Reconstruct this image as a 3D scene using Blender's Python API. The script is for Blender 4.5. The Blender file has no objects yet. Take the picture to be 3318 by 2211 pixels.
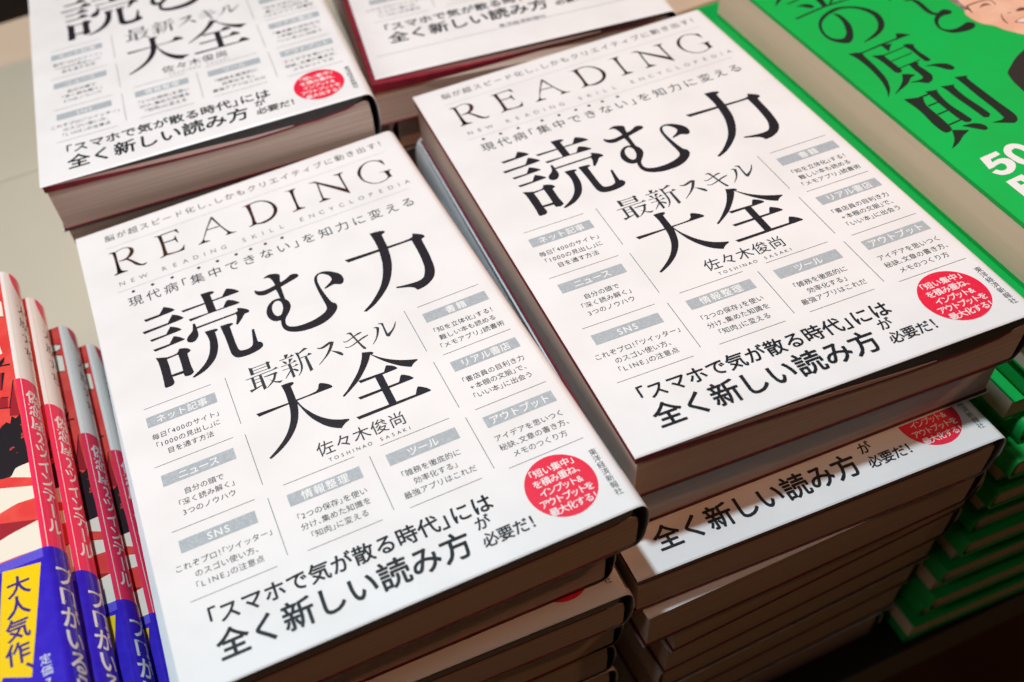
import bpy, math, random
from mathutils import Matrix, Vector
from mathutils.geometry import tessellate_polygon
R = math.radians
MM = 0.001
scene = bpy.context.scene
COL = scene.collection

# ------------------------------------------------------------------ camera
cam_d = bpy.data.cameras.new('camera')
cam = bpy.data.objects.new('camera', cam_d)
COL.objects.link(cam)
# rows: image right, image down, view direction, written over the table axes (x right, y towards the viewer, z down)
CR = ((0.92269607, 0.36235073, 0.13165833), (-0.35471068, 0.66411345, 0.65812891), (0.15103742, -0.65395357, 0.74130454))
r0, r1, r2 = [Vector((a, -b, -c)) for a, b, c in CR]
m = Matrix(((r0.x, -r1.x, -r2.x), (r0.y, -r1.y, -r2.y), (r0.z, -r1.z, -r2.z))).to_4x4()
m.translation = Vector((44.982, -300.744, 224.124)) * MM
cam.matrix_world = m
cam_d.sensor_width = 36.0
cam_d.lens = 3112.4 / 3318 * 36.0
cam_d.shift_x = 0.10780
cam_d.shift_y = -0.00408
cam_d.clip_start = 0.01
cam_d.clip_end = 50.0
cam_d.dof.use_dof = True
cam_d.dof.focus_distance = 0.292
cam_d.dof.aperture_fstop = 9.0
scene.camera = cam

# ------------------------------------------------------------------ light
w = bpy.data.worlds.new('World')
scene.world = w
w.use_nodes = True
w.node_tree.nodes['Background'].inputs[0].default_value = (0.30, 0.17, 0.12, 1)
w.node_tree.nodes['Background'].inputs[1].default_value = 0.06

def lamp(name, kind, loc, target, power, color, **kw):
    d = bpy.data.lights.new(name, kind)
    d.energy = power; d.color = color
    for k, v in kw.items(): setattr(d, k, v)
    o = bpy.data.objects.new(name, d); COL.objects.link(o)
    o.location = Vector(loc) * MM
    o.rotation_euler = (Vector(target) * MM - o.location).to_track_quat('-Z', 'Y').to_euler()
    return o

# cool ceiling lamp straight above the front edge of the table
lamp('ceiling_lamp', 'AREA', (30, -108, 800), (140, -90, 0), 5.5, (0.74, 0.92, 1.0), shape='DISK', size=0.045)
# warm spotlight standing off to the right, its cone ending over the near left corner
lamp('warm_spot', 'SPOT', (1150, -480, 1020), (125, 602, 170), 50.0, (1.0, 0.47, 0.24), spot_size=R(57.7), spot_blend=0.10, shadow_soft_size=0.05)
# broad pale ceiling panel over the far left side of the shop
lamp('ceiling_panel', 'AREA', (-1150, 200, 1100), (100, -80, 0), 12.5, (1.0, 0.95, 0.88), shape='RECTANGLE', size=1.2, size_y=0.8)

scene.view_settings.view_transform = 'Standard'
scene.view_settings.look = 'None'
scene.view_settings.exposure = 0.0
scene.view_settings.gamma = 1.0
scene.view_settings.use_curve_mapping = False

# outlines of the hand-lettered glyphs and printed pictures, in mm on their cover
DATA = {"title":[[[[15.76,54.65],[21.3,54.62],[23.25,51.9],[24.06,52.41],[25.71,53.81],[26.53,55.05],[25.85,55.4],[23.4,55.58],[16.36,55.86]]],[[[14.24,60.03],[23.06,60.0],[25.23,56.93],[26.34,57.63],[27.73,58.99],[28.6,60.24],[27.9,60.6],[25.17,60.78],[14.71,61.25]]],[[[15.91,64.8],[21.44,64.86],[23.46,62.1],[24.71,62.91],[26.0,64.12],[26.78,65.2],[26.06,65.44],[23.67,65.53],[16.33,65.87]]],[[[15.99,69.66],[21.6,69.69],[23.6,66.93],[24.83,67.79],[25.99,68.99],[26.82,70.01],[26.17,70.27],[23.79,70.42],[16.58,70.8]]],[[[16.08,73.58],[19.75,75.12],[19.44,76.01],[19.55,79.3],[19.47,83.41],[19.68,86.35],[19.32,87.25],[18.43,87.72],[16.75,87.68],[16.36,87.11],[16.52,85.01],[16.63,80.66],[16.54,76.1]]],[[[19.29,75.11],[22.79,74.99],[24.08,73.35],[25.61,73.83],[26.83,74.64],[27.47,75.71],[27.05,76.25],[26.15,76.6],[26.1,78.86],[26.06,82.08],[26.33,85.1],[25.89,85.82],[24.88,86.24],[23.36,85.91],[23.11,85.0],[23.22,83.47],[23.3,79.01],[23.22,75.7],[19.34,75.95]]],[[[19.4,83.21],[23.27,83.24],[23.24,84.43],[19.1,84.1]]],[[[36.22,52.2],[37.79,52.32],[39.71,52.53],[40.8,53.12],[40.78,53.7],[40.08,54.06],[39.33,54.09],[39.35,57.03],[39.5,62.34],[36.63,62.21],[36.63,59.17],[36.51,55.12]]],[[[28.47,56.72],[36.45,56.9],[39.36,56.97],[42.91,56.97],[44.67,54.43],[45.37,54.08],[46.95,55.13],[48.12,56.33],[48.83,57.38],[48.26,57.69],[44.57,57.69],[36.76,57.62],[28.96,57.8]]],[[[29.84,61.9],[36.16,62.13],[41.95,62.24],[43.53,59.86],[44.33,59.57],[45.79,60.55],[47.03,61.88],[47.67,62.66],[46.87,62.94],[43.25,62.84],[36.51,62.68],[30.28,63.12]]],[[[30.62,64.77],[31.13,64.62],[31.47,65.22],[31.46,67.3],[31.49,69.72],[31.03,71.17],[30.19,72.25],[29.15,72.7],[28.03,72.44],[27.31,71.49],[27.46,70.29],[28.3,69.2],[29.63,68.04],[30.19,66.96]]],[[[31.38,66.63],[44.8,66.64],[45.89,65.27],[46.67,65.06],[48.21,66.11],[49.33,67.32],[49.59,68.17],[49.1,68.61],[47.74,68.75],[46.51,70.19],[45.0,71.81],[44.34,72.32],[43.92,71.85],[44.45,70.47],[45.05,68.71],[45.1,67.33],[31.43,67.45]]],[[[33.53,70.12],[35.39,70.27],[37.22,70.56],[37.84,71.13],[37.56,71.6],[36.67,71.81],[36.6,74.49],[36.28,77.67],[35.45,80.53],[34.11,83.09],[32.26,85.02],[29.54,86.78],[25.87,87.85],[25.41,87.39],[25.83,87.05],[28.79,85.12],[31.18,82.84],[32.76,80.1],[33.71,76.97],[34.06,73.8]]],[[[38.86,70.17],[40.64,70.23],[42.47,70.52],[43.12,70.97],[42.9,71.44],[41.78,71.81],[41.73,75.2],[41.69,79.88],[41.83,82.44],[42.21,83.63],[43.13,84.11],[44.71,84.29],[46.0,83.83],[46.73,82.89],[47.35,80.22],[47.99,76.85],[48.44,76.69],[48.8,77.12],[48.56,80.54],[48.5,82.84],[49.46,83.62],[49.71,84.81],[49.08,85.79],[47.6,86.48],[44.46,86.93],[41.53,86.62],[40.13,85.78],[39.38,84.25],[39.21,82.2],[39.18,76.87]]],[[[57.91,55.75],[58.82,55.09],[60.29,54.73],[61.57,55.05],[62.77,55.66],[63.57,56.42],[63.52,57.3],[63.12,58.63],[62.82,60.39],[62.41,62.07],[62.21,64.99],[62.01,68.74],[60.57,67.7],[60.57,64.84],[60.42,62.5],[60.72,60.89],[60.65,58.81],[60.27,57.18],[59.69,56.22],[58.77,55.84]]],[[[53.47,60.19],[53.92,59.81],[54.56,60.54],[55.73,61.18],[57.2,61.36],[58.76,61.21],[60.75,60.78],[62.75,60.35],[64.61,59.84],[65.82,59.22],[66.67,58.66],[67.57,58.51],[68.67,58.86],[69.37,59.64],[69.31,60.38],[68.74,60.84],[67.42,61.26],[65.2,61.83],[62.81,62.42],[60.65,62.87],[58.49,63.32],[56.72,63.61],[55.31,63.26],[54.19,62.47],[53.52,61.23]]],[[[60.44,67.56],[59.35,67.28],[58.15,67.37],[56.74,68.2],[55.54,69.5],[54.68,71.34],[54.41,73.12],[54.67,74.81],[55.28,76.09],[56.17,76.99],[57.05,77.32],[57.93,77.4],[57.62,79.0],[57.55,80.6],[57.92,82.08],[58.83,83.37],[60.29,84.43],[62.16,85.2],[64.44,85.69],[67.18,85.77],[70.05,85.46],[72.66,84.52],[74.79,83.07],[76.11,81.64],[76.66,80.5],[76.66,79.05],[75.95,78.18],[75.46,77.18],[74.8,73.63],[74.42,70.19],[74.33,66.87],[74.67,64.76],[75.28,63.69],[76.18,63.29],[77.23,63.74],[78.13,64.63],[78.89,65.95],[79.07,67.2],[78.85,67.84],[77.92,68.85],[76.63,69.65],[75.42,70.49],[75.42,70.74],[75.91,70.81],[77.35,70.55],[78.63,70.25],[79.71,70.59],[80.67,71.25],[81.71,71.19],[82.43,70.33],[82.73,69.22],[82.64,67.51],[82.07,66.17],[80.85,64.72],[79.09,63.3],[77.26,62.6],[75.71,62.64],[74.44,63.36],[73.63,64.7],[73.25,66.78],[73.14,69.99],[73.25,73.77],[73.42,77.29],[73.37,79.19],[72.96,80.17],[72.0,81.08],[70.07,81.94],[67.56,82.59],[64.87,82.78],[62.33,82.58],[60.41,81.9],[59.39,81.0],[59.03,79.75],[59.27,78.24],[59.82,77.11],[61.22,75.48],[62.29,73.89],[62.81,72.72],[62.9,71.06],[62.5,69.62],[61.94,68.7]],[[59.68,68.45],[60.27,69.26],[60.43,70.69],[60.2,72.28],[59.56,73.86],[58.74,74.98],[57.84,75.21],[57.15,74.76],[56.69,73.51],[56.62,71.78],[56.94,70.26],[57.69,68.96],[58.72,68.29]]],[[[98.17,52.82],[99.32,52.85],[101.23,53.1],[103.0,53.76],[103.4,54.34],[103.02,54.89],[101.87,55.28],[101.62,58.58],[101.46,61.89],[100.92,65.6],[100.21,69.16],[99.12,72.45],[97.47,76.01],[95.56,79.04],[93.34,81.54],[90.8,83.81],[87.68,86.03],[84.48,87.42],[83.88,87.09],[83.91,86.72],[86.92,84.72],[89.79,82.04],[92.35,79.14],[94.23,76.11],[95.7,72.79],[96.88,69.26],[97.49,66.32],[98.22,61.74],[98.41,57.1]]],[[[85.97,61.12],[97.99,61.78],[109.5,62.2],[111.51,60.25],[113.01,61.21],[114.32,62.37],[114.85,63.35],[114.43,63.98],[113.25,64.43],[113.04,67.09],[112.79,71.95],[112.28,76.57],[111.62,80.05],[110.65,82.37],[109.24,84.1],[107.19,85.46],[104.97,86.24],[103.01,86.39],[102.72,86.07],[102.45,85.16],[101.2,84.07],[99.41,83.27],[97.12,82.38],[96.98,81.84],[97.37,81.75],[99.81,82.25],[103.03,82.69],[105.4,82.6],[106.88,81.85],[108.03,79.97],[108.91,77.58],[109.43,74.32],[109.86,68.97],[109.97,63.25],[86.74,62.77]]],[[[50.06,104.0],[51.19,103.98],[53.13,104.13],[53.92,104.5],[53.93,104.92],[53.49,105.3],[52.76,105.64],[52.75,108.29],[52.71,111.6],[52.48,114.07],[51.76,116.94],[50.88,119.23],[49.56,121.5],[47.89,123.56],[45.74,125.55],[42.96,127.41],[39.7,129.0],[39.22,128.59],[39.49,128.25],[42.03,126.52],[44.51,124.49],[46.57,122.22],[48.07,119.84],[49.11,117.42],[49.85,114.58],[50.18,111.48],[50.37,107.3]]],[[[40.01,111.11],[49.99,111.5],[52.57,111.48],[59.16,111.25],[60.76,109.08],[61.42,108.74],[62.61,109.51],[63.72,110.5],[64.43,111.59],[64.11,112.02],[63.02,112.06],[52.48,112.07],[40.54,112.47]]],[[[52.8,111.89],[53.09,112.97],[53.71,114.93],[54.79,117.11],[56.15,119.42],[57.91,121.57],[60.07,123.47],[62.42,124.78],[64.89,125.71],[64.94,126.18],[63.9,126.55],[62.83,127.13],[61.83,128.01],[60.81,127.44],[59.13,126.26],[57.46,124.51],[55.81,122.09],[54.43,119.34],[53.54,116.59],[52.98,114.44],[52.57,112.94]]],[[[77.05,103.26],[78.34,103.72],[79.78,104.3],[80.37,104.95],[80.16,105.3],[79.61,105.46],[79.19,105.24],[78.12,107.04],[76.54,109.11],[74.64,111.2],[72.62,113.2],[70.02,115.07],[66.46,117.26],[66.06,117.05],[66.06,116.73],[68.02,115.31],[70.39,113.12],[72.66,110.82],[74.48,108.47],[75.91,106.1],[76.66,104.47]]],[[[79.3,105.18],[80.12,106.07],[81.26,107.46],[82.69,108.89],[84.47,110.27],[86.7,111.72],[89.05,112.85],[91.6,113.88],[91.63,114.27],[90.74,114.58],[89.8,115.08],[88.89,115.93],[87.76,115.27],[85.99,113.96],[84.1,112.09],[82.27,110.01],[80.77,107.88],[79.43,105.7]]],[[[72.28,113.49],[80.56,113.86],[81.74,112.06],[82.25,111.78],[83.32,112.41],[84.29,113.29],[84.82,114.23],[84.48,114.49],[83.14,114.56],[72.59,114.65]]],[[[77.37,114.37],[79.78,114.44],[79.87,126.26],[77.48,126.47]]],[[[69.97,119.49],[77.34,119.61],[83.25,119.7],[84.53,117.68],[85.11,117.44],[86.14,118.13],[87.08,119.01],[87.88,120.18],[87.49,120.41],[86.01,120.49],[70.45,120.57]]],[[[67.01,126.24],[77.35,126.3],[86.03,126.43],[87.24,124.43],[87.82,123.99],[88.83,124.66],[89.98,125.75],[90.78,127.0],[90.41,127.23],[88.88,127.27],[67.6,127.41]]]],
"foil":[[[[10.03,15.16],[11.28,14.82],[12.74,15.13],[12.8,17.23],[12.75,20.6],[12.9,24.03],[13.35,26.28],[15.27,27.35],[15.23,27.59],[10.34,27.74],[10.28,27.48],[11.47,26.72],[11.62,24.65],[11.73,20.36],[11.63,16.57],[11.37,15.56]]],[[[12.74,15.13],[15.46,14.41],[17.53,14.99],[18.86,15.99],[19.25,17.42],[18.92,18.95],[17.83,20.39],[16.41,21.12],[15.27,21.5],[12.99,21.07],[13.01,20.74],[14.99,20.67],[16.41,19.93],[17.43,18.46],[17.78,16.93],[17.41,15.62],[16.25,14.86],[14.51,14.91],[12.88,15.55]]],[[[16.24,20.86],[17.13,21.87],[18.48,23.8],[19.83,25.73],[20.92,26.68],[22.54,26.58],[21.86,27.37],[20.57,27.38],[19.23,26.63],[18.17,25.47],[17.24,23.61],[15.71,21.41]]],[[[27.09,14.59],[30.14,14.67],[30.14,17.31],[30.17,21.85],[30.2,25.3],[30.55,26.69],[27.23,27.19],[27.18,26.92],[28.6,26.27],[28.79,24.85],[28.97,20.83],[28.77,16.53],[28.53,15.06]]],[[[29.83,14.59],[34.7,14.42],[36.05,14.3],[36.42,16.65],[36.24,16.97],[35.51,15.77],[34.93,14.91],[29.94,15.09]]],[[[30.17,19.25],[33.42,19.35],[34.17,18.9],[34.81,17.5],[34.95,19.34],[35.06,21.85],[34.66,21.69],[34.26,20.0],[33.52,19.93],[30.16,19.84]]],[[[30.09,25.85],[32.54,26.45],[34.73,26.31],[35.99,25.49],[36.91,24.11],[36.71,25.38],[36.26,27.01],[34.33,27.12],[30.3,26.88]]],[[[49.09,14.55],[48.9,16.26],[47.08,19.18],[45.16,23.04],[44.09,25.23],[44.25,26.37],[45.86,26.93],[45.88,27.29],[41.87,27.26],[41.48,27.04],[42.99,26.17],[44.04,24.51],[45.68,20.87],[47.89,16.77]]],[[[49.09,14.55],[49.78,14.95],[51.38,20.57],[52.98,24.69],[54.26,26.55],[55.85,27.2],[55.69,27.36],[52.1,27.28],[51.74,26.97],[52.47,26.68],[52.71,25.76],[51.91,23.72],[50.49,19.7],[49.02,15.31]]],[[[46.18,20.62],[50.74,20.92],[50.84,21.4],[46.07,21.09]]],[[[60.61,15.14],[64.46,14.73],[64.05,17.22],[63.82,22.04],[63.68,25.49],[64.02,27.22],[60.84,27.44],[60.68,27.05],[61.99,26.71],[62.6,23.99],[62.72,20.06],[62.5,16.32],[62.24,15.26]]],[[[63.87,14.84],[66.99,14.6],[69.73,15.74],[71.83,18.1],[72.86,21.21],[72.48,23.91],[70.99,26.17],[68.81,27.56],[66.23,28.05],[63.21,27.19],[63.2,26.75],[65.97,27.03],[68.62,26.35],[70.39,24.94],[71.41,22.4],[71.38,19.66],[70.17,17.14],[68.39,15.55],[66.3,15.11],[64.0,15.38]]],[[[77.5,14.95],[82.25,15.03],[82.01,15.36],[81.02,16.32],[80.58,19.54],[80.33,23.96],[80.43,26.28],[82.3,27.36],[82.09,27.6],[77.51,27.72],[77.37,27.28],[78.97,27.0],[79.38,25.22],[79.51,21.21],[79.64,17.14],[79.35,15.34]]],[[[87.05,15.03],[90.1,15.22],[90.8,16.11],[98.87,25.19],[99.58,28.14],[98.84,27.7],[90.57,17.25],[89.08,15.76]]],[[[90.12,16.04],[90.64,17.05],[90.18,21.47],[89.96,25.94],[92.3,27.67],[87.75,27.6],[87.72,27.27],[89.18,26.62],[89.57,22.04]]],[[[97.05,15.24],[101.02,15.34],[100.72,15.78],[99.71,16.24],[99.56,19.97],[99.58,28.14],[98.97,25.71],[98.85,19.55],[98.86,16.22]]],[[[116.52,20.0],[115.44,17.15],[114.25,15.7],[111.97,14.82],[109.73,15.44],[107.92,17.27],[106.82,19.51],[106.44,22.15],[106.9,24.79],[108.41,26.85],[110.22,28.06],[112.7,28.21],[114.55,27.43],[115.11,26.34],[114.83,23.32],[112.86,22.87],[117.45,23.21],[117.41,23.67],[116.68,23.71],[116.48,25.74],[116.61,27.61],[115.88,27.28],[114.82,27.83],[112.25,28.65],[109.61,28.17],[107.41,26.49],[105.88,23.71],[105.44,20.6],[106.05,18.09],[107.88,15.79],[110.64,14.52],[113.18,14.67],[115.58,16.01],[116.32,15.96],[116.61,17.86]]]],
"sub":[[[[42.58,92.29],[43.69,92.78],[43.67,95.72],[42.56,95.67]]],[[[48.35,92.4],[49.09,92.57],[49.59,93.05],[49.14,93.35],[49.16,95.65],[48.28,95.81],[48.25,93.92]]],[[[43.68,92.83],[48.37,92.88],[48.43,93.13],[43.72,93.11]]],[[[43.73,94.05],[48.33,94.05],[48.32,94.3],[43.73,94.29]]],[[[43.69,95.26],[48.41,95.35],[48.4,95.59],[43.69,95.51]]],[[[40.57,96.56],[49.51,96.46],[50.36,95.65],[51.28,96.6],[50.61,96.72],[40.63,96.84]]],[[[42.28,96.69],[43.14,96.83],[42.94,101.58],[42.22,101.36]]],[[[44.84,96.79],[45.7,96.93],[45.82,102.78],[44.96,103.08],[44.74,102.67]]],[[[42.96,97.87],[44.97,97.93],[44.96,98.18],[42.96,98.11]]],[[[42.88,99.23],[45.06,99.2],[45.05,99.45],[42.88,99.47]]],[[[40.68,101.31],[42.35,101.28],[44.8,100.89],[44.84,101.16],[41.44,102.16],[41.24,102.5],[40.83,101.99]]],[[[46.18,98.02],[49.57,97.97],[50.08,97.77],[50.57,98.4],[50.16,98.65],[46.14,98.3]]],[[[49.49,97.84],[50.57,98.4],[49.94,99.0],[49.28,100.49],[48.04,101.67],[45.99,102.96],[45.94,102.75],[47.73,101.2],[48.85,99.66]]],[[[46.92,98.19],[47.45,99.84],[48.62,101.21],[49.98,101.92],[51.3,102.15],[50.17,102.78],[48.85,101.94],[47.72,100.44],[47.06,98.87]]],[[[54.34,92.45],[55.75,92.65],[55.0,93.85],[54.38,94.0]]],[[[52.46,93.93],[55.77,93.94],[56.55,93.24],[57.34,94.04],[56.6,94.22],[52.44,94.21]]],[[[53.16,94.62],[54.01,95.22],[54.44,96.07],[54.13,96.48],[53.58,95.88]]],[[[55.28,94.79],[56.68,95.05],[55.76,95.83],[55.22,96.64],[55.02,96.38]]],[[[52.22,96.63],[55.95,96.71],[56.75,95.97],[57.47,96.73],[56.94,96.83],[52.21,96.91]]],[[[52.23,98.28],[56.01,98.37],[56.79,97.69],[57.54,98.4],[56.98,98.51],[52.22,98.55]]],[[[54.43,96.85],[55.33,96.86],[55.28,102.56],[54.42,102.81]]],[[[54.78,99.06],[54.85,99.56],[53.37,101.1],[52.15,102.14],[52.08,102.01],[53.43,100.52]]],[[[55.07,99.21],[56.08,99.59],[56.93,100.5],[56.65,101.03],[56.1,100.62]]],[[[57.83,93.18],[58.94,93.7],[58.75,96.14],[58.76,98.66],[58.39,100.33],[57.56,101.75],[56.29,102.93],[56.23,102.75],[57.35,101.34],[58.02,99.21],[58.19,96.48],[58.09,94.21]]],[[[58.87,93.92],[61.12,92.61],[62.16,93.32],[60.91,93.63],[58.86,94.3]]],[[[58.79,96.01],[61.17,96.06],[61.77,95.26],[62.76,96.11],[62.13,96.28],[58.76,96.31]]],[[[60.15,96.41],[60.95,96.42],[61.14,102.55],[60.25,102.86],[60.05,102.44]]],[[[64.86,94.6],[65.75,95.07],[66.71,94.94],[69.32,94.06],[70.59,94.74],[69.84,95.95],[68.52,97.82],[66.54,99.62],[63.44,101.75],[63.39,101.56],[65.86,99.58],[67.92,97.18],[69.24,94.99],[67.41,95.63],[66.0,95.69],[65.04,95.11]]],[[[68.52,97.82],[69.84,98.67],[71.25,99.9],[71.71,101.09],[71.28,101.5],[70.59,100.82],[69.61,99.35]]],[[[75.06,93.6],[76.08,93.36],[76.79,93.64],[77.53,97.14],[78.41,100.51],[79.07,101.98],[78.75,102.44],[78.12,101.95],[77.34,98.98],[76.65,95.7],[76.11,93.93]]],[[[73.29,96.01],[74.27,96.53],[76.65,95.7],[78.56,94.92],[79.94,95.0],[79.69,95.36],[77.83,95.67],[75.44,96.51],[74.17,96.81],[73.36,96.47]]],[[[73.02,98.45],[74.29,99.12],[76.9,98.26],[79.58,97.26],[81.39,97.09],[81.19,97.47],[79.34,97.94],[76.71,98.8],[74.43,99.36],[73.2,98.93]]],[[[83.82,95.27],[84.88,95.24],[85.64,95.91],[84.87,97.8],[83.47,99.98],[81.52,101.78],[81.49,101.57],[83.08,99.78],[84.18,97.76],[84.7,95.74]]],[[[85.71,94.29],[86.65,94.3],[87.48,94.91],[87.25,96.45],[87.19,99.7],[88.47,99.08],[89.88,97.86],[91.22,95.93],[91.3,96.14],[90.31,98.09],[88.65,99.83],[87.24,101.09],[86.5,100.57],[86.51,99.33],[86.77,95.86],[86.59,94.77]]]],
"gink":[[[[20.33,49.76],[22.11,51.86],[22.23,56.34],[21.27,60.78],[18.99,65.34],[16.33,68.95],[13.94,70.42],[12.25,69.89],[10.16,67.91],[8.68,64.49],[8.87,60.07],[10.38,55.68],[12.61,52.32],[15.89,49.51],[20.47,47.44],[24.35,46.98],[28.4,48.38],[31.51,50.6],[34.0,54.17],[34.94,58.84],[33.71,63.49],[31.67,66.92],[28.59,69.67],[24.37,71.71],[18.85,72.96],[18.98,72.53],[23.47,70.55],[27.33,68.28],[30.04,65.3],[31.41,62.79],[32.52,58.75],[31.9,54.63],[30.01,51.22],[27.12,49.21],[23.6,48.62],[20.24,49.37],[18.99,49.65],[15.67,51.43],[12.93,53.85],[10.88,57.3],[9.8,61.27],[10.23,64.75],[12.15,66.51],[14.1,66.68],[16.53,64.55],[18.44,61.09],[20.2,56.48],[20.66,52.69]]],[[[6.12,45.75],[19.42,43.66],[25.36,43.38],[30.97,43.59],[33.19,43.51],[33.46,44.17],[25.78,44.34],[20.34,44.43],[8.43,46.3],[6.28,46.32]]],[[[11.51,38.2],[14.66,38.33],[16.99,39.73],[17.44,41.77],[16.52,42.62],[14.98,41.7],[13.41,39.7]]],[[[21.28,33.73],[24.13,35.48],[22.46,42.33],[22.39,44.05],[19.96,44.2],[20.25,42.41]]],[[[27.92,38.51],[28.69,38.98],[24.59,42.91],[23.02,43.38]]],[[[9.37,34.78],[12.61,34.23],[18.0,33.18],[17.92,33.86],[12.11,35.01],[9.46,35.19]]],[[[4.57,34.37],[6.07,33.14],[9.93,30.45],[11.45,29.2],[10.13,28.39],[7.11,30.9]]],[[[9.11,76.7],[11.87,77.36],[14.23,78.1],[22.39,76.89],[29.83,76.3],[31.19,74.42],[32.16,73.57],[34.08,74.95],[35.81,76.8],[32.66,76.87],[23.19,77.67],[13.77,78.76],[13.58,79.26]]],[[[9.11,76.7],[14.14,78.23],[13.21,80.28],[12.87,85.53],[12.23,91.1],[11.08,96.84],[9.09,101.41],[7.07,104.2],[4.8,106.54],[6.83,102.96],[8.39,98.76],[9.39,94.17],[10.11,87.55],[10.07,80.92]]],[[[22.47,77.26],[26.43,78.61],[24.68,80.09],[22.43,82.5],[22.49,80.07]]],[[[15.58,81.94],[19.51,83.28],[19.99,83.55],[19.25,84.34],[19.18,87.92],[19.17,92.97],[18.93,94.88],[17.82,95.72],[16.73,95.4],[16.25,94.25],[16.4,89.92],[16.23,85.04]]],[[[19.86,83.35],[28.96,82.38],[28.73,82.87],[19.58,83.93]]],[[[29.42,81.28],[31.27,81.54],[32.86,82.84],[31.95,84.29],[31.44,87.68],[31.72,91.78],[31.78,93.91],[30.68,94.48],[29.52,93.81],[29.54,90.23],[29.72,85.47],[29.1,82.64]]],[[[19.12,88.01],[29.0,86.89],[28.75,87.36],[18.88,88.47]]],[[[18.96,93.03],[28.51,92.04],[28.31,92.53],[18.78,93.51]]],[[[23.36,92.96],[26.21,92.85],[26.9,93.59],[25.82,94.85],[26.02,97.89],[26.15,101.35],[25.46,103.34],[24.0,104.9],[22.04,105.69],[20.95,104.98],[19.36,103.49],[17.0,102.64],[16.88,102.43],[19.47,102.61],[21.44,102.52],[22.68,101.79],[22.88,99.51],[22.92,96.14]]],[[[17.46,96.84],[19.28,97.72],[21.16,99.26],[20.27,99.72],[18.99,99.96],[15.67,102.61],[12.42,104.08],[8.14,105.88],[8.09,105.76],[11.02,103.77],[14.18,101.31],[16.11,99.06]]],[[[27.37,96.46],[30.47,96.75],[33.13,97.62],[35.03,99.09],[35.64,101.15],[35.27,102.4],[34.16,102.88],[32.69,101.76],[31.23,99.38],[29.82,97.61]]],[[[48.81,55.36],[51.46,55.8],[52.81,57.2],[53.16,60.31],[52.62,64.56],[52.47,67.86],[53.63,69.4],[52.15,70.18],[51.04,68.96],[50.54,66.14],[50.97,62.43],[51.32,59.2],[51.07,56.73],[48.92,56.01]]],[[[53.14,69.66],[55.97,68.27],[57.67,68.73],[58.62,70.15],[58.28,71.34],[57.14,72.05],[55.3,71.79],[53.03,72.09],[50.78,73.51],[49.05,75.76],[48.13,78.46],[48.81,80.2],[50.58,81.24],[53.07,81.37],[55.59,80.71],[57.94,79.94],[59.46,80.57],[60.05,82.0],[59.18,83.37],[57.28,84.38],[54.52,84.62],[51.99,84.2],[49.55,83.29],[47.96,81.3],[47.25,78.48],[48.05,75.17],[50.06,71.98]]],[[[44.04,50.41],[46.33,51.8],[44.41,52.8]]],[[[8.69,109.88],[13.36,111.26],[14.83,112.07],[13.01,116.33],[12.71,123.02],[12.12,129.92],[11.39,131.72],[9.67,132.21],[8.43,131.22],[8.25,126.2],[9.21,117.72]]],[[[13.79,111.15],[19.47,110.72],[19.06,111.45],[13.31,112.06]]],[[[17.78,109.55],[21.99,110.44],[21.05,111.95],[19.94,118.96],[20.51,126.12],[20.78,129.62],[19.62,130.66],[18.02,130.12],[17.36,126.66],[17.38,118.72],[17.74,111.9]]],[[[13.49,116.6],[19.48,116.16],[19.25,116.73],[13.21,117.25]]],[[[13.08,122.09],[19.34,121.51],[19.11,122.07],[12.79,122.73]]],[[[12.13,128.61],[19.87,127.79],[19.58,128.41],[11.79,129.31]]],[[[11.39,131.72],[16.11,134.24],[15.04,134.75],[12.37,136.01],[8.84,138.39],[4.94,140.0],[8.84,136.27]]],[[[15.73,131.31],[19.95,131.93],[22.16,134.21],[21.96,136.28],[20.56,136.61],[18.59,134.48]]],[[[24.14,109.47],[28.85,110.64],[27.73,112.07],[27.32,118.36],[27.79,125.54],[27.86,130.1],[26.13,131.39],[24.84,130.47],[24.77,125.04],[24.42,116.76],[24.56,112.1]]],[[[31.7,106.99],[36.05,108.2],[34.91,109.64],[34.6,117.07],[34.47,125.76],[34.51,133.15],[33.45,136.45],[31.36,137.74],[29.04,136.49],[25.19,134.2],[28.7,134.44],[30.35,133.67],[30.94,128.4],[31.17,120.48],[31.75,110.07]]]],
"gwhite":[[[[9.27,148.01],[16.02,147.3],[16.1,149.23],[11.75,149.96],[11.27,151.47],[13.69,150.88],[15.98,151.37],[17.12,152.89],[17.06,154.94],[15.56,156.91],[13.28,158.23],[10.84,158.32],[9.1,157.56],[7.75,155.6],[9.94,154.92],[10.9,156.1],[12.44,156.21],[13.68,155.25],[13.98,153.8],[13.15,153.0],[11.49,153.2],[9.87,153.74],[8.14,153.85]]],[[[18.38,147.92],[20.41,146.37],[22.64,146.25],[24.61,147.53],[25.96,150.24],[26.79,153.52],[26.38,156.1],[24.53,157.91],[22.0,158.43],[19.81,157.51],[17.99,155.43],[17.52,152.41],[17.41,150.01]],[[20.59,149.08],[22.12,148.7],[23.17,149.96],[23.88,152.7],[23.9,154.8],[23.15,156.03],[21.91,156.08],[20.66,154.74],[20.01,152.31],[19.84,150.34]]],[[[8.41,161.09],[14.94,160.3],[17.0,167.02],[8.84,176.52],[8.74,170.59],[8.41,168.93]],[[11.18,162.51],[12.7,162.62],[13.25,164.23],[11.25,164.52]],[[11.54,167.28],[13.53,166.99],[13.71,168.82],[11.8,169.36]]]],
"skin":[[[[64.01,61.68],[63.18,66.94],[62.86,71.85],[62.56,73.35],[61.67,74.48],[61.17,76.95],[61.37,80.34],[62.25,83.57],[64.86,86.72],[66.0,90.57],[67.7,93.67],[69.59,96.6],[72.59,99.64],[76.35,101.83],[81.54,100.74],[87.95,95.05],[97.74,82.22]]]],
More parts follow.
